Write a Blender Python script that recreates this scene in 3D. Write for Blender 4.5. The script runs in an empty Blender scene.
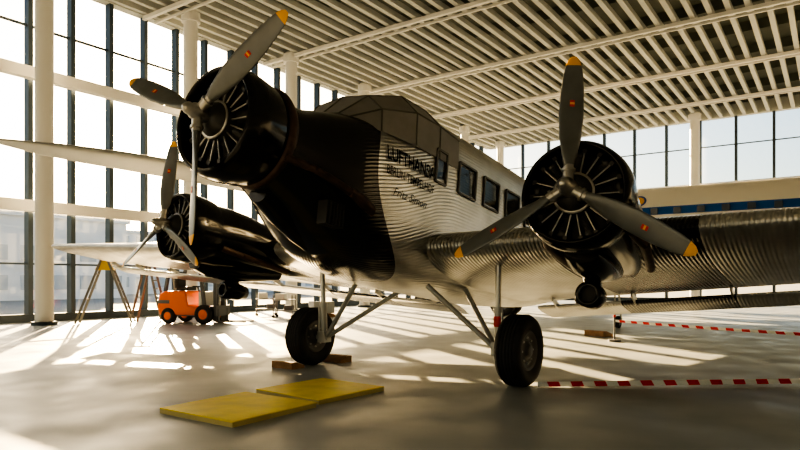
import bpy, math, random
from mathutils import Matrix, Vector
random.seed(3)
C=bpy.context.scene
pi=math.pi

# ------------------------------------------------------------------ materials
def nmat(name, col, rough=0.5, metal=0.0, var=0.0, vscale=3.0, bump=0.0, bscale=20, spec=None):
    m=bpy.data.materials.new(name); m.use_nodes=True
    nt=m.node_tree; b=nt.nodes['Principled BSDF']
    b.inputs['Base Color'].default_value=(*col,1); b.inputs['Roughness'].default_value=rough
    b.inputs['Metallic'].default_value=metal
    if spec is not None: b.inputs['Specular IOR Level'].default_value=spec
    tc=nt.nodes.new('ShaderNodeTexCoord')
    if var>0:
        n=nt.nodes.new('ShaderNodeTexNoise'); n.inputs['Scale'].default_value=vscale; n.inputs['Detail'].default_value=6
        nt.links.new(tc.outputs['Object'],n.inputs['Vector'])
        r=nt.nodes.new('ShaderNodeMapRange'); r.inputs['From Min'].default_value=.3; r.inputs['From Max'].default_value=.7
        r.inputs['To Min'].default_value=1-var; r.inputs['To Max'].default_value=1+var
        nt.links.new(n.outputs['Fac'],r.inputs['Value'])
        mx=nt.nodes.new('ShaderNodeVectorMath'); mx.operation='SCALE'; mx.inputs[0].default_value=col
        nt.links.new(r.outputs['Result'],mx.inputs['Scale']); nt.links.new(mx.outputs[0],b.inputs['Base Color'])
    if bump>0:
        n2=nt.nodes.new('ShaderNodeTexNoise'); n2.inputs['Scale'].default_value=bscale
        nt.links.new(tc.outputs['Object'],n2.inputs['Vector'])
        bp=nt.nodes.new('ShaderNodeBump'); bp.inputs['Strength'].default_value=bump; bp.inputs['Distance'].default_value=.01
        nt.links.new(n2.outputs['Fac'],bp.inputs['Height']); nt.links.new(bp.outputs[0],b.inputs['Normal'])
    return m

def corr_mat(name, mode, pitch=0.055):
    """corrugated duralumin with black painted zones. mode: 'fus' or 'wing'"""
    m=bpy.data.materials.new(name); m.use_nodes=True
    nt=m.node_tree; N=nt.nodes; L=nt.links; b=N['Principled BSDF']
    tc=N.new('ShaderNodeTexCoord'); sp=N.new('ShaderNodeSeparateXYZ'); L.new(tc.outputs['Object'],sp.inputs[0])
    def M(op,a,bb=None,cc=None):
        n=N.new('ShaderNodeMath'); n.operation=op
        for i,v in enumerate((a,bb,cc)):
            if v is None: continue
            if isinstance(v,(int,float)): n.inputs[i].default_value=v
            else: L.new(v,n.inputs[i])
        return n.outputs[0]
    if mode=='fus':
        z2=M('MULTIPLY',sp.outputs['Z'],sp.outputs['Z'])
        xb=M('MULTIPLY_ADD',z2,-0.45,-2.30)
        mask=M('GREATER_THAN',sp.outputs['X'],xb)
        smooth=M('GREATER_THAN',sp.outputs['X'],-2.05)
        amp=M('MULTIPLY_ADD',smooth,-1.0,1.0)
    else:
        ay=M('ABSOLUTE',sp.outputs['Y'])
        d=M('ABSOLUTE',M('SUBTRACT',ay,3.6))
        mask=M('LESS_THAN',d,0.95); amp=1.0
    at=N.new('ShaderNodeAttribute'); at.attribute_name='arc'
    s=M('MULTIPLY',M('SINE',M('MULTIPLY',at.outputs['Fac'],2*pi/pitch)),amp)
    bp=N.new('ShaderNodeBump'); bp.inputs['Strength'].default_value=(0.32 if mode=='fus' else .7); bp.inputs['Distance'].default_value=0.006
    L.new(s,bp.inputs['Height']); L.new(bp.outputs[0],b.inputs['Normal'])
    no=N.new('ShaderNodeTexNoise'); no.inputs['Scale'].default_value=1.6; no.inputs['Detail'].default_value=5
    L.new(tc.outputs['Object'],no.inputs['Vector'])
    cr=N.new('ShaderNodeValToRGB'); cr.color_ramp.elements[0].position=.3; cr.color_ramp.elements[0].color=(.36,.36,.35,1)
    cr.color_ramp.elements[1].position=.7; cr.color_ramp.elements[1].color=(.55,.55,.54,1); L.new(no.outputs['Fac'],cr.inputs[0])
    mx=N.new('ShaderNodeMix'); mx.data_type='RGBA'; L.new(mask,mx.inputs[0]); L.new(cr.outputs[0],mx.inputs[6]); mx.inputs[7].default_value=(.006,.006,.007,1)
    L.new(mx.outputs[2],b.inputs['Base Color'])
    L.new(M('MULTIPLY_ADD',mask,-0.9,0.9),b.inputs['Metallic'])
    L.new(M('MULTIPLY_ADD',mask,-0.12,0.30),b.inputs['Roughness'])
    return m

def glass_mat(name, tint=(.93,.95,.95), g=0.07):
    m=bpy.data.materials.new(name); m.use_nodes=True; nt=m.node_tree; nt.nodes.clear()
    o=nt.nodes.new('ShaderNodeOutputMaterial'); t=nt.nodes.new('ShaderNodeBsdfTransparent'); gl=nt.nodes.new('ShaderNodeBsdfGlossy')
    t.inputs[0].default_value=(*tint,1); gl.inputs['Roughness'].default_value=.03; gl.inputs['Color'].default_value=(.9,.9,.9,1)
    mx=nt.nodes.new('ShaderNodeMixShader'); mx.inputs[0].default_value=g
    nt.links.new(t.outputs[0],mx.inputs[1]); nt.links.new(gl.outputs[0],mx.inputs[2]); nt.links.new(mx.outputs[0],o.inputs[0])
    return m

FUS=corr_mat('corrugated_fuselage','fus'); WNG=corr_mat('corrugated_wing','wing')
BLACK=nmat('black_paint',(.006,.006,.007),.15,0,.2,2,spec=.38)
DARK=nmat('dark_engine',(.02,.02,.02),.5,.3)
STEEL=nmat('engine_steel',(.45,.44,.42),.35,.9,.15,12)
CYL=nmat('cylinder_iron',(.07,.07,.07),.45,.6)
BLADE=nmat('blade_metal',(.17,.18,.185),.38,.5,.12,4)
YEL=nmat('yellow_tip',(.85,.42,.02),.45)
SILV=nmat('silver_smooth',(.5,.49,.47),.35,.8,.1,2)
GREYC=nmat('canopy_cover_grey',(.24,.235,.225),.55,.1,.12,3)
GREYD=nmat('canopy_frame',(.09,.09,.085),.5)
TYRE=nmat('tyre_rubber',(.018,.018,.018),.7,0,.2,8)
HUBM=nmat('hub_metal',(.12,.12,.125),.45,.5)
LEG=nmat('leg_paint',(.42,.42,.41),.4,.4)
EXH=nmat('exhaust_brown',(.08,.05,.04),.5,.5,.3,8)
WHITE=nmat('white_paint',(.68,.68,.67),.45)
TXT=nmat('black_lettering',(.003,.003,.003),.9,spec=.05)
GLS=glass_mat('window_glass'); CGL=glass_mat('cabin_glass',(.93,.94,.92),.06)
RED=nmat('red',(.6,.03,.03),.5)
WOOD=nmat('chock_wood',(.30,.16,.07),.6,0,.25,6)
ORANGE=nmat('forklift_orange',(.85,.16,.02),.4)
GREY=nmat('machine_grey',(.12,.12,.13),.5)
LGREY=nmat('light_grey',(.38,.40,.42),.5)
MULL=nmat('mullion_bluegrey',(.05,.07,.09),.45,.2)
FLOOR=nmat('polished_concrete',(.36,.38,.39),.36,0,.10,.55,.12,3)
def floor_mat(m):
    nt=m.node_tree; b=nt.nodes['Principled BSDF']
    n=nt.nodes.new('ShaderNodeTexNoise'); n.inputs['Scale'].default_value=1.3; n.inputs['Detail'].default_value=8
    tc=nt.nodes.new('ShaderNodeTexCoord'); nt.links.new(tc.outputs['Object'],n.inputs['Vector'])
    r=nt.nodes.new('ShaderNodeMapRange'); r.inputs['From Min'].default_value=.3; r.inputs['From Max'].default_value=.7
    r.inputs['To Min'].default_value=.32; r.inputs['To Max'].default_value=.54
    nt.links.new(n.outputs['Fac'],r.inputs['Value']); nt.links.new(r.outputs[0],b.inputs['Roughness'])
floor_mat(FLOOR)
FIN=nmat('louver_grey_white',(.46,.48,.47),.55)
CEIL=nmat('ceiling_deck',(.11,.125,.11),.7,0,.1,1)
YMAT=nmat('yellow_board',(.92,.72,.03),.5,0,.12,3,.2,12)

# ------------------------------------------------------------------ mesh builder
class MB:
    def __init__(s): s.v=[];s.f=[];s.m=[];s.s=[];s.mats=[];s.arc=[];s.M=Matrix.Identity(4)
    def mi(s,m):
        if m not in s.mats: s.mats.append(m)
        return s.mats.index(m)
    def add(s,vs,fs,mat,smooth=False,arc=None):
        o=len(s.v); flip=s.M.to_3x3().determinant()<0
        for i,p in enumerate(vs):
            s.v.append(s.M@Vector(p)); s.arc.append(arc[i] if arc else 0.0)
        k=s.mi(mat)
        for j,f in enumerate(fs):
            g=[o+i for i in f]
            s.f.append(g[::-1] if flip else g); s.m.append(k); s.s.append(smooth)
    def box(s,c,size,mat,rot=None):
        h=[x/2 for x in size]; vs=[]
        for x in(-1,1):
            for y in(-1,1):
                for z in(-1,1):
                    p=Vector((x*h[0],y*h[1],z*h[2]))
                    if rot is not None: p=rot@p
                    vs.append(p+Vector(c))
        s.add(vs,[(0,1,3,2),(4,6,7,5),(0,4,5,1),(2,3,7,6),(0,2,6,4),(1,5,7,3)],mat)
    def bar(s,p0,p1,w,h,mat):
        p0=Vector(p0);p1=Vector(p1);d=p1-p0
        s.box((p0+p1)/2,(w,h,d.length),mat,d.to_track_quat('Z','Y').to_matrix())
    def cyl(s,p0,p1,r0,mat,r1=None,n=16,caps=True):
        r1=r0 if r1 is None else r1
        p0=Vector(p0);p1=Vector(p1);q=(p1-p0).to_track_quat('Z','Y').to_matrix()
        vs=[];fs=[]
        for p,r in((p0,r0),(p1,r1)):
            for i in range(n):
                a=2*pi*i/n; vs.append(p+q@Vector((r*math.cos(a),r*math.sin(a),0)))
        for i in range(n): fs.append((i,(i+1)%n,n+(i+1)%n,n+i))
        s.add(vs,fs,mat,True)
        if caps: s.add(vs[:n],[tuple(range(n))[::-1]],mat); s.add(vs[n:],[tuple(range(n))],mat)
    def tube(s,pts,r,mat,n=10):
        for a,b in zip(pts[:-1],pts[1:]): s.cyl(a,b,r,mat,n=n)
    def rev(s,prof,mat,n=48,axis='x',o=(0,0,0),smooth=True):
        vs=[];fs=[]
        for a,r in prof:
            for i in range(n):
                t=2*pi*i/n; c,d=r*math.cos(t),r*math.sin(t)
                p={'x':(a,c,d),'y':(c,a,d),'z':(c,d,a)}[axis]
                vs.append(Vector(p)+Vector(o))
        for j in range(len(prof)-1):
            for i in range(n):
                k=(i+1)%n; fs.append((j*n+i,j*n+k,(j+1)*n+k,(j+1)*n+i))
        s.add(vs,fs,mat,smooth)
    def loft(s,rings,mat,smooth=True,caps=(True,True),closed=True,arc=None,skip=None):
        n=len(rings[0]); vs=[p for r in rings for p in r]; fs=[]
        for j in range(len(rings)-1):
            for i in range(n if closed else n-1):
                k=(i+1)%n; f=(j*n+i,j*n+k,(j+1)*n+k,(j+1)*n+i)
                if skip and skip(sum((Vector(vs[t]) for t in f),Vector())/4): continue
                fs.append(f)
        s.add(vs,fs,mat,smooth,arc)
        if caps[0]: s.add(rings[0],[tuple(range(n))[::-1]],mat)
        if caps[1]: s.add(rings[-1],[tuple(range(n))],mat)
    def build(s,name,parent=None,mat=None,sharp=40):
        me=bpy.data.meshes.new(name); me.from_pydata([tuple(p) for p in s.v],[],s.f)
        for m in s.mats: me.materials.append(m)
        for i,p in enumerate(me.polygons): p.material_index=s.m[i]; p.use_smooth=s.s[i]
        at=me.attributes.new('arc','FLOAT','POINT')
        for i,a in enumerate(s.arc): at.data[i].value=a
        me.update()
        import bmesh
        bm=bmesh.new(); bm.from_mesh(me); bmesh.ops.recalc_face_normals(bm,faces=bm.faces); bm.to_mesh(me); bm.free()
        o=bpy.data.objects.new(name,me); C.collection.objects.link(o)
        if parent: o.parent=parent
        if mat is not None: o.matrix_local=mat
        return o
def empty(name,M):
    e=bpy.data.objects.new(name,None); C.collection.objects.link(e); e.matrix_world=M; return e

# ------------------------------------------------------------------ frames
YAW=math.atan2(.572,.821)           # hall is turned 34.9 deg
ROOM=Matrix.Rotation(-YAW,4,'Z')    # local x = across (v), local y = along (u)

# ------------------------------------------------------------------ room shell
V0,V1,U0,U1,H=-25.0,34.0,-24.0,49.6,13.15
mb=MB(); mb.box(((V0+V1)/2,(U0+U1)/2,-.15),(V1-V0+.6,U1-U0+.6,.3),FLOOR); mb.build('floor',None,ROOM)
mb=MB(); mb.box(((V0+V1)/2,(U0+U1)/2,H+1.5),(V1-V0+.6,U1-U0+.6,.3),CEIL)
u=U0+3.5
while u<U1:
    mb.box(((V0+V1)/2,u,H+1.1),(V1-V0,.25,.5),CEIL); u+=3.5
mb.build('ceiling',None,ROOM)
mb=MB(); v=V0+.4
while v<V1:
    mb.box((v,(U0+U1)/2,H+.14),(.22,U1-U0-.4,.24),FIN); v+=.72
mb.build('ceiling_louvers',None,ROOM)
mb=MB()
for u in (2,9,16,23,30,37,44):
    mb.box(((V0+V1)/2,u,H-.12),(V1-V0-.4,.16,.16),WHITE); mb.box(((V0+V1)/2,u+.55,H-.12),(V1-V0-.4,.08,.1),WHITE)
mb.build('ceiling_lighting_rails',None,ROOM)
def facade(name,axis,pos,a0,a1,step,phase,inward,bands):
    mb=MB(); k=phase
    while k-step>a0: k-=step
    P=(lambda a,z:(pos,a,z)) if axis=='v' else (lambda a,z:(a,pos,z))
    S=(lambda l,t,h:(t,l,h)) if axis=='v' else (lambda l,t,h:(l,t,h))
    while k<a1:
        mb.box(P(k,(H+1.4)/2),S(.17,.35,H+1.4),MULL); k+=step
    mid=(a0+a1)/2; ln=a1-a0
    mb.box(P(mid,.15),S(ln,.4,.3),MULL)
    mb.box(P(mid,H+.75),S(ln,.45,1.5),FIN)
    for z in (2.2,6.6,11.2): mb.box(P(mid,z),S(ln,.12,.07),MULL)
    off=.55*inward
    for z in bands:
        c=list(P(mid,z)); c[0 if axis=='v' else 1]+=off
        mb.box(c,S(ln-1.5,.35,.42),WHITE)
    mb.build('wall_'+name,None,ROOM)
def pane(idx,axis,pos,a0,a1,z1=None):
    z1=z1 or H
    mb=MB()
    if axis=='v': vs=[(pos,a0,.3),(pos,a1,.3),(pos,a1,z1),(pos,a0,z1)]
    else: vs=[(a0,pos,.3),(a1,pos,.3),(a1,pos,z1),(a0,pos,z1)]
    mb.add(vs,[(0,1,2,3)],GLS); mb.build('window_%d'%idx,None,ROOM)
facade('left','v',V0,U0,U1,1.6,11.33,1,(4.33,9.26)); pane(1,'v',V0,U0,U1)
facade('back','u',U1,V0,V1,2.3,-8,-1,(8.3,)); pane(2,'u',U1,V0,V1)
WALLG=nmat('wall_plaster_grey',(.34,.34,.35),.7)
mb=MB(); mb.box(((V0+V1)/2,U0,5.5+(H+1.4-5.5)/2),(V1-V0,.3,H+1.4-5.5),WALLG)
k=V0
while k<V1: mb.box((k,U0,2.75),(.25,.3,5.5),MULL); k+=4.9
mb.build('wall_front',None,ROOM); pane(3,'u',U0,V0,V1,5.5)
mb=MB(); mb.box((V1,(U0+U1)/2,(H+1.4)/2),(.3,U1-U0,H+1.4),WALLG); mb.build('wall_right',None,ROOM)
# columns
def column(v,u,r=.32):
    mb=MB(); mb.cyl((0,0,0),(0,0,H+.1),r,WHITE,n=32); mb.cyl((0,0,0),(0,0,.12),r+.12,MULL,n=32)
    mb.cyl((0,0,H-.4),(0,0,H),r+.1,WHITE,n=32)
    mb.build('column',None,ROOM@Matrix.Translation((v,u,0)))
for i in range(-4,7): column(-22.9,10.9+6.1*i,.3)
for v in (-8,6.5,21): column(v,47.4)

# ------------------------------------------------------------------ exterior
GR=nmat('apron_ground',(.30,.30,.28),.9,0,.2,.05)
mb=MB(); mb.box((0,0,-.5),(900,900,.2),GR); mb.build('ground')
FA=nmat('facade_haze_pale',(.82,.84,.86),.5,0,.08,.2); FW=nmat('facade_windows_hazed',(.50,.56,.62),.2)  # outdoor haze painted in: wall and window colours lightened, contrast lowered
NAVY=nmat('airliner_window_dark',(.05,.08,.13),.2)
def building(v,u,sx,sy,h):
    mb=MB(); mb.box((0,0,h/2),(sx,sy,h),FA)
    for k in range(int(h//3)):
        z=1.8+k*3
        n=int(sy//3)
        for i in range(n):
            mb.box((sx/2+.03,-sy/2+1.5+i*3,z),(.08,1.8,1.5),FW)
    mb.box((0,0,h+.2),(sx+.6,sy+.6,.4),FA)
    mb.build('office_building',None,ROOM@Matrix.Translation((v,u,-.4)))
building(-75,20,16,42,8.5); building(-95,75,20,50,9)
# ------------------------------------------------------------------ AIRCRAFT
A=Matrix.Translation((.05,10.43,0))@Matrix.Rotation(math.atan2(-.817,-.576),4,'Z')
plane=empty('trimotor_airplane',A)
TH=math.radians(8.0)
FM=Matrix.Translation((4.08,0,3.47))@Matrix.Rotation(-TH,4,'Y')   # fuselage frame -> level frame
# sections: x, ztop, zbot, half width, n
SEC=[(-.75,.56,-.56,.56,2.0),(-1.25,.52,-.80,.66,2.2),(-1.65,.61,-1.08,.76,2.6),(-2.15,.72,-1.32,.85,3.2),(-2.8,.84,-1.44,.88,3.8),
(-3.4,1.05,-1.49,.89,4.0),(-3.9,1.24,-1.50,.89,4.0),(-4.4,1.32,-1.50,.89,4.0),(-6,1.34,-1.49,.89,4.0),(-8,1.33,-1.38,.88,4.0),(-10,1.27,-1.05,.82,3.6),
(-12.5,1.12,-.62,.64,3.2),(-15,.95,-.2,.40,2.8),(-17.2,.82,.15,.18,2.4),(-18.2,.75,.35,.06,2.0)]
def hint(x,k):
    xs=[-q[0] for q in SEC]; ys=[q[k] for q in SEC]; X=-x
    if X<=xs[0]: return ys[0]
    if X>=xs[-1]: return ys[-1]
    i=max(j for j in range(len(xs)-1) if xs[j]<=X)
    def tan(j):
        if j==0: return (ys[1]-ys[0])/(xs[1]-xs[0])
        if j==len(xs)-1: return (ys[-1]-ys[-2])/(xs[-1]-xs[-2])
        a=(ys[j]-ys[j-1])/(xs[j]-xs[j-1]); b=(ys[j+1]-ys[j])/(xs[j+1]-xs[j])
        return 0 if a*b<=0 else 2*a*b/(a+b)
    h=xs[i+1]-xs[i]; t=(X-xs[i])/h
    return (2*t**3-3*t**2+1)*ys[i]+(t**3-2*t**2+t)*h*tan(i)+(-2*t**3+3*t**2)*ys[i+1]+(t**3-t**2)*h*tan(i+1)
def ring(x,N=96,grow=0):
    t,b,w,n=[hint(x,k) for k in (1,2,3,4)]
    zc=(t+b)/2; h=(t-b)/2+grow; w+=grow; pts=[]
    D=720
    for i in range(D+1):
        a=-pi/2+2*pi*i/D; c,s_=math.cos(a),math.sin(a)
        r=((abs(c)/w)**n+(abs(s_)/h)**n)**(-1/n); pts.append((r*c,zc+r*s_))
    L=[0]
    for i in range(D): L.append(L[-1]+math.dist(pts[i],pts[i+1]))
    out=[];j=0
    for i in range(N+1):
        q=L[-1]*i/N
        while j<D-1 and L[j+1]<q: j+=1
        f=(q-L[j])/max(L[j+1]-L[j],1e-9); f=min(max(f,0),1)
        out.append((x,pts[j][0]*(1-f)+pts[j+1][0]*f,pts[j][1]*(1-f)+pts[j+1][1]*f))
    return out,L[-1]
def sidey(x,z):
    t,b,w,n=[hint(x,k) for k in (1,2,3,4)]
    zc=(t+b)/2; h=(t-b)/2; s_=min(abs((z-zc)/h),.999)
    return w*(1-s_**n)**(1/n)
WIN=[(-3.98,-3.68)]+[(-4.95-.88*i,-4.38-.88*i) for i in range(6)]
WZ=(.17,.62)
xs=[];x=-.75
while x>-18.2: xs.append(x); x-=.12 if x>-4 else .2
xs.append(-18.2)
xs=[q for q in xs if not any(abs(q-e)<.06 for w in WIN for e in w)]+[e for w in WIN for e in w]
xs=sorted(set(xs),reverse=True)
rings=[];arc=[]
for x in xs:
    r,P=ring(x); rings.append(r)
    arc+= [((i/96)-.5)*max(P,3.0) for i in range(97)]
def skipw(c):
    return abs(c.y)>.7 and WZ[0]<c.z<WZ[1] and any(w[0]<c.x<w[1] for w in WIN)
mb=MB(); mb.loft(rings,FUS,True,(False,False),False,arc,skipw)
mb.build('fuselage_skin',plane,FM)
mb=MB()
for (a,b_) in WIN:
    for s in (1,-1):
        y=.897
        z0,z1=.13,.64
        mb.add([(a,s*.88,z0),(b_,s*.88,z0),(b_,s*.88,z1),(a,s*.88,z1)],[(0,1,2,3)],CGL)
        for p,q in (((a,z0),(b_,z0)),((b_,z0),(b_,z1)),((b_,z1),(a,z1)),((a,z1),(a,z0))):
            mb.bar((p[0],s*y,p[1]),(q[0],s*y,q[1]),.035,.035,GREYD)
mb.build('cabin_windows',plane,FM)
# canopy
def cring(x,w,zb,zm,zt,c):
    return [(x,-w,zb),(x,-w*.97,zm),(x,-w*.62,zt),(x,0,c),(x,w*.62,zt),(x,w*.97,zm),(x,w,zb)]
CR=[cring(-2.0,.50,.50,.60,.68,.72),cring(-2.40,.78,.50,.82,1.06,1.12),cring(-3.1,.895,.5,1.0,1.31,1.42),cring(-3.75,.90,.5,1.02,1.33,1.43),cring(-4.35,.895,.5,.98,1.24,1.345)]
mb=MB(); mb.loft(CR,GREYC,False,(True,True))
for r in CR[:-1]:
    for a,b_ in zip(r[:-1],r[1:]): mb.cyl(a,b_,.014,GREYD,n=6)
for k in (1,2,4,5):
    for r,q in zip(CR[:-1],CR[1:]): mb.cyl(r[k],q[k],.014,GREYD,n=6)
for r,q in zip(CR[:-1],CR[1:]):
    mb.cyl(r[3],q[3],.014,GREYD,n=6)
mb.build('cockpit_canopy',plane,FM)

# lettering
def textmesh(body,shear=0,off=.012):
    cu=bpy.data.curves.new('t','FONT'); cu.body=body; cu.size=1; cu.shear=shear; cu.offset=off
    ob=bpy.data.objects.new('t',cu); C.collection.objects.link(ob)
    dg=bpy.context.evaluated_depsgraph_get(); me=bpy.data.meshes.new_from_object(ob.evaluated_get(dg))
    bpy.data.objects.remove(ob)
    return me,max(v.co.x for v in me.vertices),max(v.co.y for v in me.vertices)
def lettering(body,x0,z0,width,height,shear=0,off=.012):
    me,mx,my=textmesh(body,shear,off)
    for v in me.vertices:
        x=x0-v.co.x/mx*width; z=z0+v.co.y/my*height
        v.co=(x,sidey(x,z)+.02,z)
    me.materials.clear(); me.materials.append(TXT)
    o=bpy.data.objects.new('lettering',me); C.collection.objects.link(o); o.parent=plane; o.matrix_local=FM
lettering('LUFTHANSA',-2.45,.12,1.19,.20,0,.022)
lettering('BERLIN-TEMPELHOF',-2.45,-.09,1.19,.125,0,.008)
lettering('Fritz Simon',-2.62,-.36,.85,.12,.4,0)

# --- engines
def blade(mb,phi,k=1.0):
    M0=mb.M.copy(); mb.M=mb.M@Matrix.Rotation(-phi,4,'X')
    st=[(.10,.05,.05,50),(.22,.055,.05,48),(.35,.09,.04,42),(.55,.125,.03,36),(.80,.135,.022,30),(1.05,.125,.016,25),(1.25,.105,.012,22),(1.36,.085,.009,21),(1.42,.06,.007,20),(1.46,.025,.004,20)]
    rg=[]
    for r,c,t,be in st:
        be=-math.radians(be); p=[]
        for i in range(14):
            a=2*pi*i/14; tt=c*math.cos(a); xx=t*math.sin(a)
            p.append((xx*math.cos(be)+tt*math.sin(be), tt*math.cos(be)-xx*math.sin(be), r*k))
        rg.append(p)
    mb.loft(rg[:8],BLADE); mb.loft(rg[7:],YEL)
    be=-math.radians(28); mb.M=mb.M@Matrix.Translation((0,0,.92))@Matrix.Rotation(-be,4,'Z')
    for s in (1,-1):
        mb.box((.023*s,0,0),(.004,.05,.07),RED); mb.box((.0245*s,0,0),(.004,.05,.02),YEL)
    mb.M=M0
def engine(name,M,phi,R,clen,bk=1.0):
    mb=MB(); mb.M=M
    MC=M@Matrix.Translation((.10,0,0))
    mb.M=MC
    mb.rev([(-clen,R*.90),(-clen+.12,R*.955),(-clen*.6,R),(-.52,R),(-.38,R*.97),(-.31,R*.925),(-.29,R*.885),(-.31,R*.85),(-.40,R*.83),(-.62,R*.84),(-.66,R*.82)],BLACK,64)
    mb.rev([(-.66,R*.84),(-.66,.02)],DARK,48)
    mb.rev([(-.64,.27),(-.46,.26),(-.36,.22),(-.24,.17),(-.20,.10),(-.18,.05)],CYL,32)
    mb.rev([(-.345,.235),(-.33,.235),(-.33,.2)],STEEL,32)
    for k in range(9):
        a=2*pi*k/9; mb.M=MC@Matrix.Rotation(a,4,'X')
        prof=[]; n=11
        for i in range(n):
            z=.22+i*.022; prof+= [(z,.062),(z+.006,.084),(z+.012,.084),(z+.014,.062)]
        prof+=[(.48,.085),(.52,.08),(.55,.03)]
        prof=[(z*(R/.69)**.6,r) for z,r in prof]
        mb.rev(prof,CYL,14,'z',(-.52,0,0))
        for s in(-1,1):
            mb.cyl((-.40,s*.045,.20),(-.42,s*.085,.49),.011,STEEL,n=8)
            mb.box((-.45,s*.085,.49),(.1,.05,.05),CYL)
        mb.M=MC@Matrix.Rotation(a+pi/9,4,'X')
        mb.box((-.56,0,.36),(.02,.09,.26),DARK)
    mb.M=M
    mb.rev([(-.14,.0),(-.14,.085),(-.05,.10),(.06,.095),(.10,.07),(.17,.055),(.20,.03),(.205,0)],STEEL,24)
    for k in range(3):
        mb.M=M@Matrix.Rotation(-(phi+2*pi*k/3),4,'X')
        mb.cyl((0,0,.03),(0,0,.24),.065,STEEL,.055,16); mb.cyl((0,0,.17),(0,0,.2),.075,STEEL,n=16)
        mb.M=M
        blade(mb,phi+2*pi*k/3,bk)
    return mb.build(name,plane,FM)
engine('nose_engine_propeller',Matrix.Rotation(math.radians(2),4,'Z'),math.radians(54),.69,.98,1.06)
for s,nm,ph in ((1,'port',0),(-1,'starboard',1)):
    M=Matrix.Translation((-2.09,3.6*s,-.635))@Matrix.Rotation(math.radians(5*s),4,'Z')
    engine('wing_engine_propeller_'+nm,M,math.radians(ph),.625,.95)
    mb=MB(); mb.M=M
    rg=[]
    for x,hw,hz,zc in [(-.75,.53,.53,0),(-1.2,.54,.54,0),(-1.6,.52,.52,-.02),(-2.2,.48,.45,-.08),(-2.9,.42,.38,-.14),(-3.6,.30,.28,-.18),(-4.2,.12,.18,-.24)]:
        rg.append([(x,hw*math.cos(2*pi*i/32),zc+hz*math.sin(2*pi*i/32)) for i in range(32)])
    mb.loft(rg,BLACK)
    rg=[]
    for x,hw,hz,zc in [(-.70,.20,.10,-.60),(-1.0,.24,.18,-.62),(-1.5,.24,.22,-.60),(-2.0,.20,.20,-.55),(-2.6,.12,.14,-.5)]:
        rg.append([(x,hw*math.cos(2*pi*i/20),zc+hz*math.sin(2*pi*i/20)) for i in range(20)])
    mb.loft(rg,BLACK)
    mb.cyl((-1.45,-.05,-.60),(-1.62,-.07,-.88),.13,BLACK,.11,16)
    mb.rev([(-1.38,.10),(-1.36,.14),(-1.40,.165),(-1.70,.165),(-1.9,.12),(-1.92,0)],BLACK,24,'x',(0,-.07,-.98))
    mb.rev([(-1.44,.12),(-1.44,.0)],DARK,24,'x',(0,-.07,-.98))
    for q in (1,-1):
        mb.tube([(-.90,.50*q,-.30),(-1.3,.58*q,-.38),(-1.9,.55*q,-.45),(-2.4,.50*q,-.5)],.06,EXH,12)
    mb.build('nacelle_'+nm,plane,FM)
# nose details
mb=MB()
mb.tube([(-.86,.58,-.33),(-1.2,.76,-.40),(-1.6,.88,-.52),(-1.95,.96,-.66)],.05,EXH,12)
rg=[]
for x,r in((-1.70,.06),(-1.85,.09),(-2.1,.085)):
    rg.append([(x,.93+(-1.7-x)*.12+r*.6*math.cos(2*pi*i/16),-.57+(x+1.7)*.35+r*math.sin(2*pi*i/16)) for i in range(16)])
mb.loft(rg,EXH)
mb.box((-1.62,.70,-.86),(.34,.16,.30),DARK)
for i in range(5): mb.box((-1.74+.06*i,.79,-.86),(.012,.03,.28),CYL)
mb.rev([(-.86,.585),(-.83,.64),(-.92,.66),(-1.00,.62),(-1.00,.57)],EXH,48)
rg=[]
for x,hw,hz,zc in [(-1.0,.16,.10,-.70),(-1.3,.2,.16,-.82),(-1.7,.18,.16,-1.0),(-2.1,.1,.1,-1.2)]:
    rg.append([(x,hw*math.cos(2*pi*i/20),zc+hz*math.sin(2*pi*i/20)) for i in range(20)])
mb.loft(rg,BLACK)
mb.build('nose_exhaust_and_intake',plane,FM)
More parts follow.
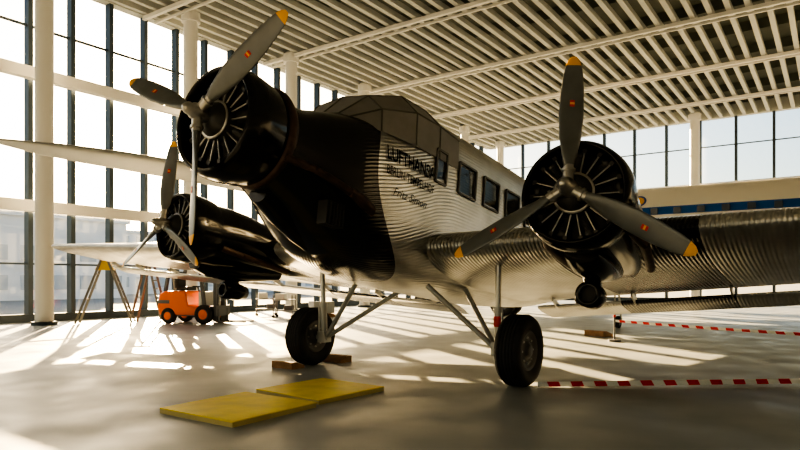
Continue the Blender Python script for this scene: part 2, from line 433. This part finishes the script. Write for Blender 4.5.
# --- wings
def foil(n=16,T=.18):
    up=[];lo=[]
    for i in range(n+1):
        x=(1-math.cos(pi*i/n))/2
        t=5*T*(.2969*math.sqrt(x)-.126*x-.3516*x*x+.2843*x**3-.1036*x**4)
        cam=.02*4*x*(1-x)
        up.append((x,cam+t)); lo.append((x,cam-t*.95))
    return up[::-1]+lo[1:-1]
DH=.060
def le(y): return (-3.6-.12*(y-.85), -.89+DH*(y-.85))
def te(y): X,Z=le(y); tx=-7.7+.035*y; return (tx, Z-.38*(X-tx)/4.1)
for s,nm in((1,'port'),(-1,'starboard')):
    mb=MB(); rg=[];arc=[]
    ys=[.2,.85]+[.85+.45*i for i in range(1,30)]+[14.1,14.35,14.5]
    for y in ys:
        (lx,lz),(tx,tz)=le(y),te(y); T=.175-.06*(y/14.5); k=1
        if y>14: 
            k={14.1:.97,14.35:.85,14.5:.55}[y]; mx_,mz=(lx+tx)/2,(lz+tz)/2
            lx,tx=mx_+(lx-mx_)*k,mx_+(tx-mx_)*k; lz,tz=mz+(lz-mz)*k,mz+(tz-mz)*k; T*=k
        c=lx-tx; p=[]
        for fx,fz in foil(T=T):
            p.append((lx+(tx-lx)*fx, s*y, lz+(tz-lz)*fx+fz*c)); arc.append(y)
        rg.append(p)
    mb.loft(rg,WNG,True,(True,True),True,arc)
    for (ya,yb) in ((1.0,7.2),(7.26,14.0)):
        rg=[];arc=[]
        for i in range(13):
            y=ya+(yb-ya)*i/12; tx,tz=te(y); c=.85-.02*y
            p=[]
            for fx,fz in foil(8,.14):
                p.append((tx+.02-c*fx, s*y, tz-.13-.14*fx+fz*c)); arc.append(y)
            rg.append(p)
        mb.loft(rg,WNG,True,(True,True),True,arc)
    for y in (1.4,2.9,4.5,6.2,7.2,8.9,10.6,12.3,13.6):
        tx,tz=te(y); mb.bar((tx+.25,s*y,tz-.02),(tx-.15,s*y,tz-.16),.03,.10,SILV)
    mb.build('wing_'+nm,plane,FM)
# tail
mb=MB()
for s in(1,-1):
    rg=[]
    for i in range(9):
        y=.05+3.6*i/8; c=1.9-.22*y; lx=-16.2-.10*y
        rg.append([(lx-c*fx,s*y,.72+fz*c) for fx,fz in foil(10,.10)])
    mb.loft(rg,SILV,True)
rg=[]
for i in range(7):
    z=.6+1.7*i/6; c=2.1-.55*(z-.6); lx=-16.4-.45*(z-.6)
    rg.append([(lx-c*fx,fz*c,z) for fx,fz in foil(10,.08)])
mb.loft(rg,SILV,True)
mb.build('tail_surfaces',plane,FM)
# --- landing gear (level frame)
def wheel(mb,c,R,w,ax='y'):
    h=w/2
    prof=[(-h*.75,R*.55),(-h*.95,R*.68),(-h,R*.80),(-h*.9,R*.92),(-h*.66,R*.985)]
    for k in range(-2,3):
        a=k*h*.26; prof+=[(a-h*.10,R),(a+h*.08,R),(a+h*.09,R*.975),(a+h*.15,R*.975)]
    prof+=[(h*.66,R*.985),(h*.9,R*.92),(h,R*.80),(h*.95,R*.68),(h*.75,R*.55)]
    mb.rev(prof,TYRE,56,ax,c)
    for s in(-1,1):
        mb.rev([(s*h*.75,R*.56),(s*h*.85,R*.53),(s*h*.62,R*.48),(s*h*.55,R*.3),(s*h*.75,R*.2),(s*h*.9,R*.16),(s*h*.9,0)],HUBM,40,ax,c)
for s,nm in((1,'port'),(-1,'starboard')):
    mb=MB(); R=.53
    wheel(mb,(0,2.1*s,R),R,.39)
    for k in range(8):
        a=2*pi*k/8; mb.cyl((.19*math.cos(a),(2.1+.10)*s,R+.19*math.sin(a)),(.19*math.cos(a),(2.1+.135)*s,R+.19*math.sin(a)),.015,STEEL,n=8)
        mb.cyl((.19*math.cos(a),(2.1-.10)*s,R+.19*math.sin(a)),(.19*math.cos(a),(2.1-.135)*s,R+.19*math.sin(a)),.015,STEEL,n=8)
    mb.cyl((0,1.66*s,R-.02),(0,2.25*s,R),.05,LEG)
    mb.cyl((0,1.76*s,R-.08),(.02,1.76*s,1.15),.062,LEG); mb.cyl((.02,1.76*s,1.1),(.04,1.78*s,1.9),.045,SILV)
    mb.cyl((.02,1.76*s,1.08),(.02,1.76*s,1.16),.075,LEG); mb.box((0,1.76*s,R),(.2,.16,.2),LEG)
    mb.cyl((.0,1.70*s,R),(.38,.72*s,1.48),.042,LEG); mb.cyl((-.02,1.70*s,R),(-.95,.66*s,1.40),.042,LEG)
    mb.cyl((.05,1.84*s,R),(.05,1.84*s,R+.55),.02,STEEL,n=8)
    if s>0: mb.rev([(.86,.066),(.88,.07),(1.0,.07),(1.02,.066)],RED,20,'z',(.015,1.76,0))
    mb.build('landing_gear_'+nm,plane)
mb=MB(); tp=FM@Vector((-16.6,0,.2))
wheel(mb,(tp.x,0,.2),.2,.14); mb.bar((tp.x,.1,.2),(tp.x+.2,.05,tp.z+.1),.05,.05,LEG); mb.bar((tp.x,-.1,.2),(tp.x+.2,-.05,tp.z+.1),.05,.05,LEG)
mb.build('tail_wheel',plane)

# ------------------------------------------------------------------ airliner behind
def airl_mat():
    m=bpy.data.materials.new('airliner_livery'); m.use_nodes=True; nt=m.node_tree; b=nt.nodes['Principled BSDF']
    tc=nt.nodes.new('ShaderNodeTexCoord'); sp=nt.nodes.new('ShaderNodeSeparateXYZ'); nt.links.new(tc.outputs['Object'],sp.inputs[0])
    mr=nt.nodes.new('ShaderNodeMapRange'); mr.inputs['From Min'].default_value=-2; mr.inputs['From Max'].default_value=2; nt.links.new(sp.outputs['Z'],mr.inputs['Value'])
    cr=nt.nodes.new('ShaderNodeValToRGB'); cr.color_ramp.interpolation='CONSTANT'; e=cr.color_ramp.elements
    e[0].position=0; e[0].color=(.5,.5,.5,1); e[1].position=.50; e[1].color=(.9,.86,.78,1)
    for p,c in ((.585,(.02,.12,.42,1)),(.675,(.92,.86,.74,1))):
        q=e.new(p); q.color=c
    nt.links.new(mr.outputs[0],cr.inputs[0]); nt.links.new(cr.outputs[0],b.inputs['Base Color']); b.inputs['Roughness'].default_value=.3
    return m
AL=airl_mat(); ABLUE=nmat('airliner_blue',(.02,.10,.38),.4)
air=empty('propeller_airliner',ROOM@Matrix.Translation((0,31,4.15)))
mb=MB(); rg=[]
for x,r,zc in [(-23.6,.05,-.5),(-23.3,.45,-.48),(-22.5,.9,-.35),(-21,1.4,-.15),(-18.5,1.72,0),(-14,1.75,0),(-6,1.75,0),(0,1.68,.05),(4,1.4,.25),(8,.9,.55),(11,.3,.9)]:
    rg.append([(x,r*math.cos(2*pi*i/48),zc+r*math.sin(2*pi*i/48)) for i in range(48)])
mb.loft(rg,AL)
for i in range(22):
    for s in(1,-1): mb.box((-18+.95*i,s*1.70,.50),(.30,.10,.28),NAVY)
mb.build('airliner_fuselage',air)
mb=MB()
for (rx,rz,mt,d) in ((.36,.27,ABLUE,.02),(.28,.20,YEL,.04)):
    vs=[]
    for i in range(24):
        a=2*pi*i/24; x=-7.35+rx*math.cos(a); z=1.02+rz*math.sin(a); vs.append((x,-math.sqrt(1.77**2-z*z)-d,z))
    mb.add(vs,[tuple(range(24))],mt)
mb.build('airliner_emblem',air)
mb=MB()
for s in(-1,1):
    rg=[]
    L=25.2 if s<0 else 16.5
    for i in range(22):
        f=i/21; y=L*f; c=5.4-3.9*f*(L/25.2)
        if i>=20: c*= (.8,.25)[i-20]
        x0=-12+c*.35-2.4*f; z=-.95+1.3*math.sin(f*pi/2)**.8
        rg.append([(x0-c*fx,s*y,z+fz*c) for fx,fz in foil(12,.12)])
    mb.loft(rg,LGREY)
    for y in (5.5,10.8):
        if y>L: continue
        r2=[]
        for x,r in((-16.6,.5),(-16.2,.68),(-15,.7),(-12,.5),(-9.5,.1)):
            r2.append([(x,s*y+r*math.cos(2*pi*i/24),-.35+r*math.sin(2*pi*i/24)) for i in range(24)])
        mb.loft(r2,LGREY)
mb.build('airliner_wings',air)
mb=MB()
for y in (-5.5,5.5):
    for d in(-.35,.35): wheel(mb,(-12,y+d,-4.15+.6),.6,.35)
    mb.cyl((-12,y,-3.55),(-12,y,-.6),.13,LEG); mb.cyl((-12,y-.4,-3.55),(-12,y+.4,-3.55),.08,LEG)
for d in(-.2,.2): wheel(mb,(-20,d,-4.15+.4),.4,.2)
mb.cyl((-20,0,-3.75),(-20,0,-1.2),.1,LEG)
mb.build('airliner_gear',air)
mb=MB()
for y in(-3.2,0,3.2):
    rg=[]
    for i in range(8):
        z=.6+2.6*i/7; c=2.0-.9*(i/7)**2; rg.append([(10.6-(1-.5)*c+c*fx-.2,y+fz*c,z) for fx,fz in foil(8,.08)])
    mb.loft(rg,AL)
mb.box((10.2,0,.9),(1.6,7.5,.15),AL)
mb.build('airliner_tail',air)

# ------------------------------------------------------------------ yellow boards
EDGE=nmat('board_edge',(.55,.46,.20),.7)
def toroom(x,y): p=ROOM.inverted()@Vector((x,y,0)); return p.x,p.y
def ymat(v,u,lx,ly,rot=0):
    mb=MB(); mb.box((0,0,.060),(lx,ly,.012),YMAT); mb.box((0,0,.027),(lx-.005,ly-.005,.054),EDGE)
    o=mb.build('yellow_floor_board',None,ROOM@Matrix.Translation((v,u,.0))@Matrix.Rotation(rot,4,'Z'))
v_,u_=toroom(-1.92,7.48); ymat(v_,u_,1.28,1.30)
v_,u_=toroom(-1.13,8.68); ymat(v_+.02,u_+.02,1.24,1.26,math.radians(-4))

# ------------------------------------------------------------------ chocks
def chock(x,y,ang,s=1):
    mb=MB()
    w=.5*s
    vs=[(-.16*s,-w/2,0),(.16*s,-w/2,0),(.16*s,-w/2,.05*s),(-.05*s,-w/2,.12*s),(-.16*s,-w/2,.12*s)]
    vs+=[(a,w/2,c) for a,b_,c in vs]
    fs=[(0,1,2,3,4),(9,8,7,6,5)]+[(i,(i+1)%5,5+(i+1)%5,5+i) for i in range(5)]
    mb.add(vs,fs,WOOD); mb.build('wheel_chock',None,Matrix.Translation((x,y,0))@Matrix.Rotation(ang,4,'Z'))
cS=A@Vector((.58,-2.1,0)); chock(cS.x,cS.y,math.atan2(-.817,-.576)+pi)
cS=A@Vector((-.55,-1.95,0)); chock(cS.x,cS.y,math.atan2(-.817,-.576))
chock(5.6,17.6,.6,1.3)

# ------------------------------------------------------------------ barrier tape
def tape_mat():
    m=bpy.data.materials.new('barrier_tape'); m.use_nodes=True; nt=m.node_tree; b=nt.nodes['Principled BSDF']
    at=nt.nodes.new('ShaderNodeAttribute'); at.attribute_name='arc'
    f=nt.nodes.new('ShaderNodeMath'); f.operation='FRACT'; mu=nt.nodes.new('ShaderNodeMath'); mu.operation='MULTIPLY'; mu.inputs[1].default_value=2.9
    nt.links.new(at.outputs['Fac'],mu.inputs[0]); nt.links.new(mu.outputs[0],f.inputs[0])
    g=nt.nodes.new('ShaderNodeMath'); g.operation='GREATER_THAN'; g.inputs[1].default_value=.5; nt.links.new(f.outputs[0],g.inputs[0])
    mx=nt.nodes.new('ShaderNodeMix'); mx.data_type='RGBA'; nt.links.new(g.outputs[0],mx.inputs[0]); mx.inputs[6].default_value=(.85,.84,.82,1); mx.inputs[7].default_value=(.7,.02,.03,1)
    nt.links.new(mx.outputs[2],b.inputs['Base Color']); b.inputs['Roughness'].default_value=.4; return m
TAPE=tape_mat()
def tape(mb,p0,p1,h,sag=0):
    p0=Vector(p0);p1=Vector(p1); n=30; L=(p1-p0).length; vs=[];arc=[]
    for i in range(n+1):
        t=i/n; p=p0.lerp(p1,t); p.z-=sag*4*t*(1-t)
        w=.01*math.sin(t*17)
        vs+= [p+Vector((0,w+h*.3,0)),p+Vector((0,-w+h*.3,h))]; arc+=[t*L,t*L+h*.5]
    mb.add(vs,[(2*i,2*i+2,2*i+3,2*i+1) for i in range(n)],TAPE,True,arc)
mb=MB(); tape(mb,(2.0,9.05,.01),(8.5,9.3,.05),.075); mb.build('barrier_tape')
def post(mb,x,y,h=.62):
    mb.cyl((x,y,0),(x,y,.05),.16,GREY,n=24); mb.cyl((x,y,.05),(x,y,h),.022,GREY,n=12); mb.cyl((x,y,h),(x,y,h+.06),.035,RED,n=12)
mb=MB(); post(mb,5.5,16); post(mb,9.2,10.3); tape(mb,(5.5,16,.5),(9.2,10.3,.5),.06,.03); mb.build('tape_barrier')

# ------------------------------------------------------------------ forklift
F=Matrix.Translation((-7.45,23.0,0))@Matrix.Rotation(math.radians(-14),4,'Z')@Matrix.Scale(1.06,4)
fk=empty('forklift',F)
mb=MB()
prof=[(-1.15,.30),(-1.22,.60),(-1.15,1.02),(-.95,1.12),(-.15,1.12),(-.05,.62),(.55,.55),(.60,.30)]
vs=[(x,-.55,z) for x,z in prof]+[(x,.55,z) for x,z in prof]; n=len(prof)
mb.add(vs,[tuple(range(n)),tuple(range(n,2*n))[::-1]]+[(i,(i+1)%n,n+(i+1)%n,n+i) for i in range(n)],ORANGE)
o=mb.build('counterweight_body',fk); bv=o.modifiers.new('b','BEVEL'); bv.width=.05; bv.segments=3
mb=MB(); mb.box((-.1,0,.42),(1.5,1.0,.3),GREY); mb.box((-1.0,0,.75),(.5,1.12,.12),GREY)
for x0,x1 in((-.95,-.75),(.55,.35)):
    for y in(-.48,.48): mb.bar((x0,y,.6 if x0>0 else 1.1),(x1,y,2.1),.10,.10,GREY)
mb.box((-.2,0,2.12),(1.3,1.08,.12),GREY)
for i in range(5): mb.box((-.65+.22*i,0,2.2),(.05,1.0,.04),GREY)
mb.box((-.45,0,1.2),(.45,.5,.12),DARK); mb.box((-.68,0,1.5),(.1,.48,.55),DARK)
mb.cyl((.15,0,.8),(.0,0,1.25),.03,GREY); mb.rev([(-.02,.17),(0,.19),(.02,.17)],DARK,20,'z',(0,0,1.27))
mb.box((.35,0,.85),(.1,.9,.5),WHITE)
mb.build('cab_frame',fk)
mb=MB()
for y in(-.3,-.2,.2,.3): mb.box((.85,y,1.15),(.12,.06,2.1),GREY)
for z in(.3,1.2,2.15): mb.box((.85,0,z),(.1,.6,.08),GREY)
mb.box((.95,0,.45),(.06,.95,.35),GREY)
for y in(-.3,.3): mb.box((1.45,y,.09),(1.05,.11,.05),GREY); mb.box((.97,y,.3),(.05,.11,.45),GREY)
mb.cyl((.82,0,.3),(.82,0,1.9),.05,STEEL)
mb.build('mast_and_forks',fk)
mb=MB()
for x,r in((-.8,.27),(.55,.33)):
    for y in(-.5,.5):
        wheel(mb,(x,y,r),r,.22); mb.rev([(-.1,r*.5),(-.12,0)],ORANGE,20,'y',(x,y,r)); mb.rev([(.1,r*.5),(.12,0)],ORANGE,20,'y',(x,y,r))
mb.build('wheels',fk)

# ------------------------------------------------------------------ ladders and trestles
def ladder(x,y,ang,h,w,spread,mat,plat=None):
    mb=MB()
    for sx in(-1,1):
        for sy in(-1,1):
            mb.bar((sx*spread,sy*w,0.02),(sx*.08,sy*w*.7,h),.05,.08,mat)
        n=int(h/.3)
        for i in range(1,n):
            t=i/n
            if sx>0 or i%3==0: mb.bar((sx*(spread+(.08-spread)*t),-w*(1-.3*t),h*t),(sx*(spread+(.08-spread)*t),w*(1-.3*t),h*t),.035,.05,mat)
    mb.box((0,0,h),(.32,w*1.5,.07),plat or mat)
    if plat:
        vs=[(-.32,-w*.7,h-.45),(.32,-w*.7,h-.45),(.10,-w*.6,h),(-.10,-w*.6,h)]; vs+=[(a,-b_,c) for a,b_,c in vs]
        mb.add(vs,[(0,1,2,3),(7,6,5,4),(0,4,5,1),(1,5,6,2),(2,6,7,3),(3,7,4,0)],plat)
    mb.build('step_ladder',None,Matrix.Translation((x,y,0))@Matrix.Rotation(ang,4,'Z'))
YL=nmat('ladder_yellow',(.75,.5,.03),.5)
LD=nmat('ladder_dull_metal',(.22,.21,.19),.5,.4)
ladder(-10.75,22.8,.25,2.4,.35,.95,LD,YL)
ladder(-9.6,23.9,.8,2.2,.3,.6,LD)
ladder(-9.0,25.0,1.2,1.9,.3,.55,LD)
def cart(x,y,ang):
    mb=MB(); mb.box((0,0,.75),(.9,.5,.05),LGREY); mb.box((0,0,.3),(.9,.5,.05),LGREY)
    for a in(-.42,.42):
        for b_ in(-.22,.22): mb.bar((a,b_,.1),(a,b_,.95),.03,.03,GREY); mb.rev([(-.02,.06),(.02,.06)],TYRE,14,'y',(a,b_,.06)); mb.rev([(-.02,.0),(-.02,.06)],TYRE,14,'y',(a,b_,.06))
    mb.box((-.15,0,.9),(.4,.35,.25),WHITE); mb.box((.2,0,.42),(.35,.3,.2),GREY)
    mb.build('workshop_cart',None,Matrix.Translation((x,y,0))@Matrix.Rotation(ang,4,'Z'))
cart(-6.0,28,.3); cart(-4.9,26.5,-.2)
def pallet(x,y,ang):
    mb=MB()
    for i in range(6): mb.box((-.5+.2*i,0,.13),(.14,1.1,.025),WOOD)
    for b_ in(-.5,0,.5): mb.box((0,b_,.06),(1.14,.1,.09),WOOD)
    mb.box((0,0,.42),(.9,.9,.5),LGREY)
    mb.build('loaded_pallet',None,Matrix.Translation((x,y,0))@Matrix.Rotation(ang,4,'Z'))
pallet(-3.4,27,.4)

# ------------------------------------------------------------------ sky (with hazy aureole round the sun)
W=bpy.data.worlds.new('World'); C.world=W; W.use_nodes=True; nt=W.node_tree
bg=nt.nodes['Background']; sk=nt.nodes.new('ShaderNodeTexSky'); sk.sky_type='NISHITA'
EL=math.radians(12.6); AZ=math.radians(-20.9)
sk.sun_elevation=EL; sk.sun_rotation=AZ; sk.sun_disc=True; sk.sun_intensity=1.45; sk.dust_density=2.2; sk.air_density=1
nt.links.new(sk.outputs[0],bg.inputs[0]); bg.inputs[1].default_value=.36
tc=nt.nodes.new('ShaderNodeTexCoord'); dp=nt.nodes.new('ShaderNodeVectorMath'); dp.operation='DOT_PRODUCT'
nt.links.new(tc.outputs['Generated'],dp.inputs[0]); dp.inputs[1].default_value=(math.sin(AZ)*math.cos(EL),math.cos(AZ)*math.cos(EL),math.sin(EL))
mxn=nt.nodes.new('ShaderNodeMath'); mxn.operation='MAXIMUM'; mxn.inputs[1].default_value=0; nt.links.new(dp.outputs['Value'],mxn.inputs[0])
def lobe(k,a):
    p=nt.nodes.new('ShaderNodeMath'); p.operation='POWER'; p.inputs[1].default_value=k; nt.links.new(mxn.outputs[0],p.inputs[0])
    q=nt.nodes.new('ShaderNodeMath'); q.operation='MULTIPLY'; q.inputs[1].default_value=a; nt.links.new(p.outputs[0],q.inputs[0]); return q.outputs[0]
ad=nt.nodes.new('ShaderNodeMath'); ad.operation='ADD'; nt.links.new(lobe(2500,60),ad.inputs[0]); nt.links.new(lobe(250,4),ad.inputs[1])
bg2=nt.nodes.new('ShaderNodeBackground'); bg2.inputs[0].default_value=(1,.76,.42,1); nt.links.new(ad.outputs[0],bg2.inputs[1])
ash=nt.nodes.new('ShaderNodeAddShader'); nt.links.new(bg.outputs[0],ash.inputs[0]); nt.links.new(bg2.outputs[0],ash.inputs[1])
nt.links.new(ash.outputs[0],nt.nodes['World Output'].inputs[0])
C.view_settings.look='AgX - High Contrast'

cam=bpy.data.cameras.new('camera'); co=bpy.data.objects.new('camera',cam); C.collection.objects.link(co); C.camera=co
co.location=(0,0,1.55); co.rotation_euler=(pi/2,0,0); cam.sensor_width=36; cam.lens=624/800*36; cam.shift_y=56/800; cam.clip_end=2000
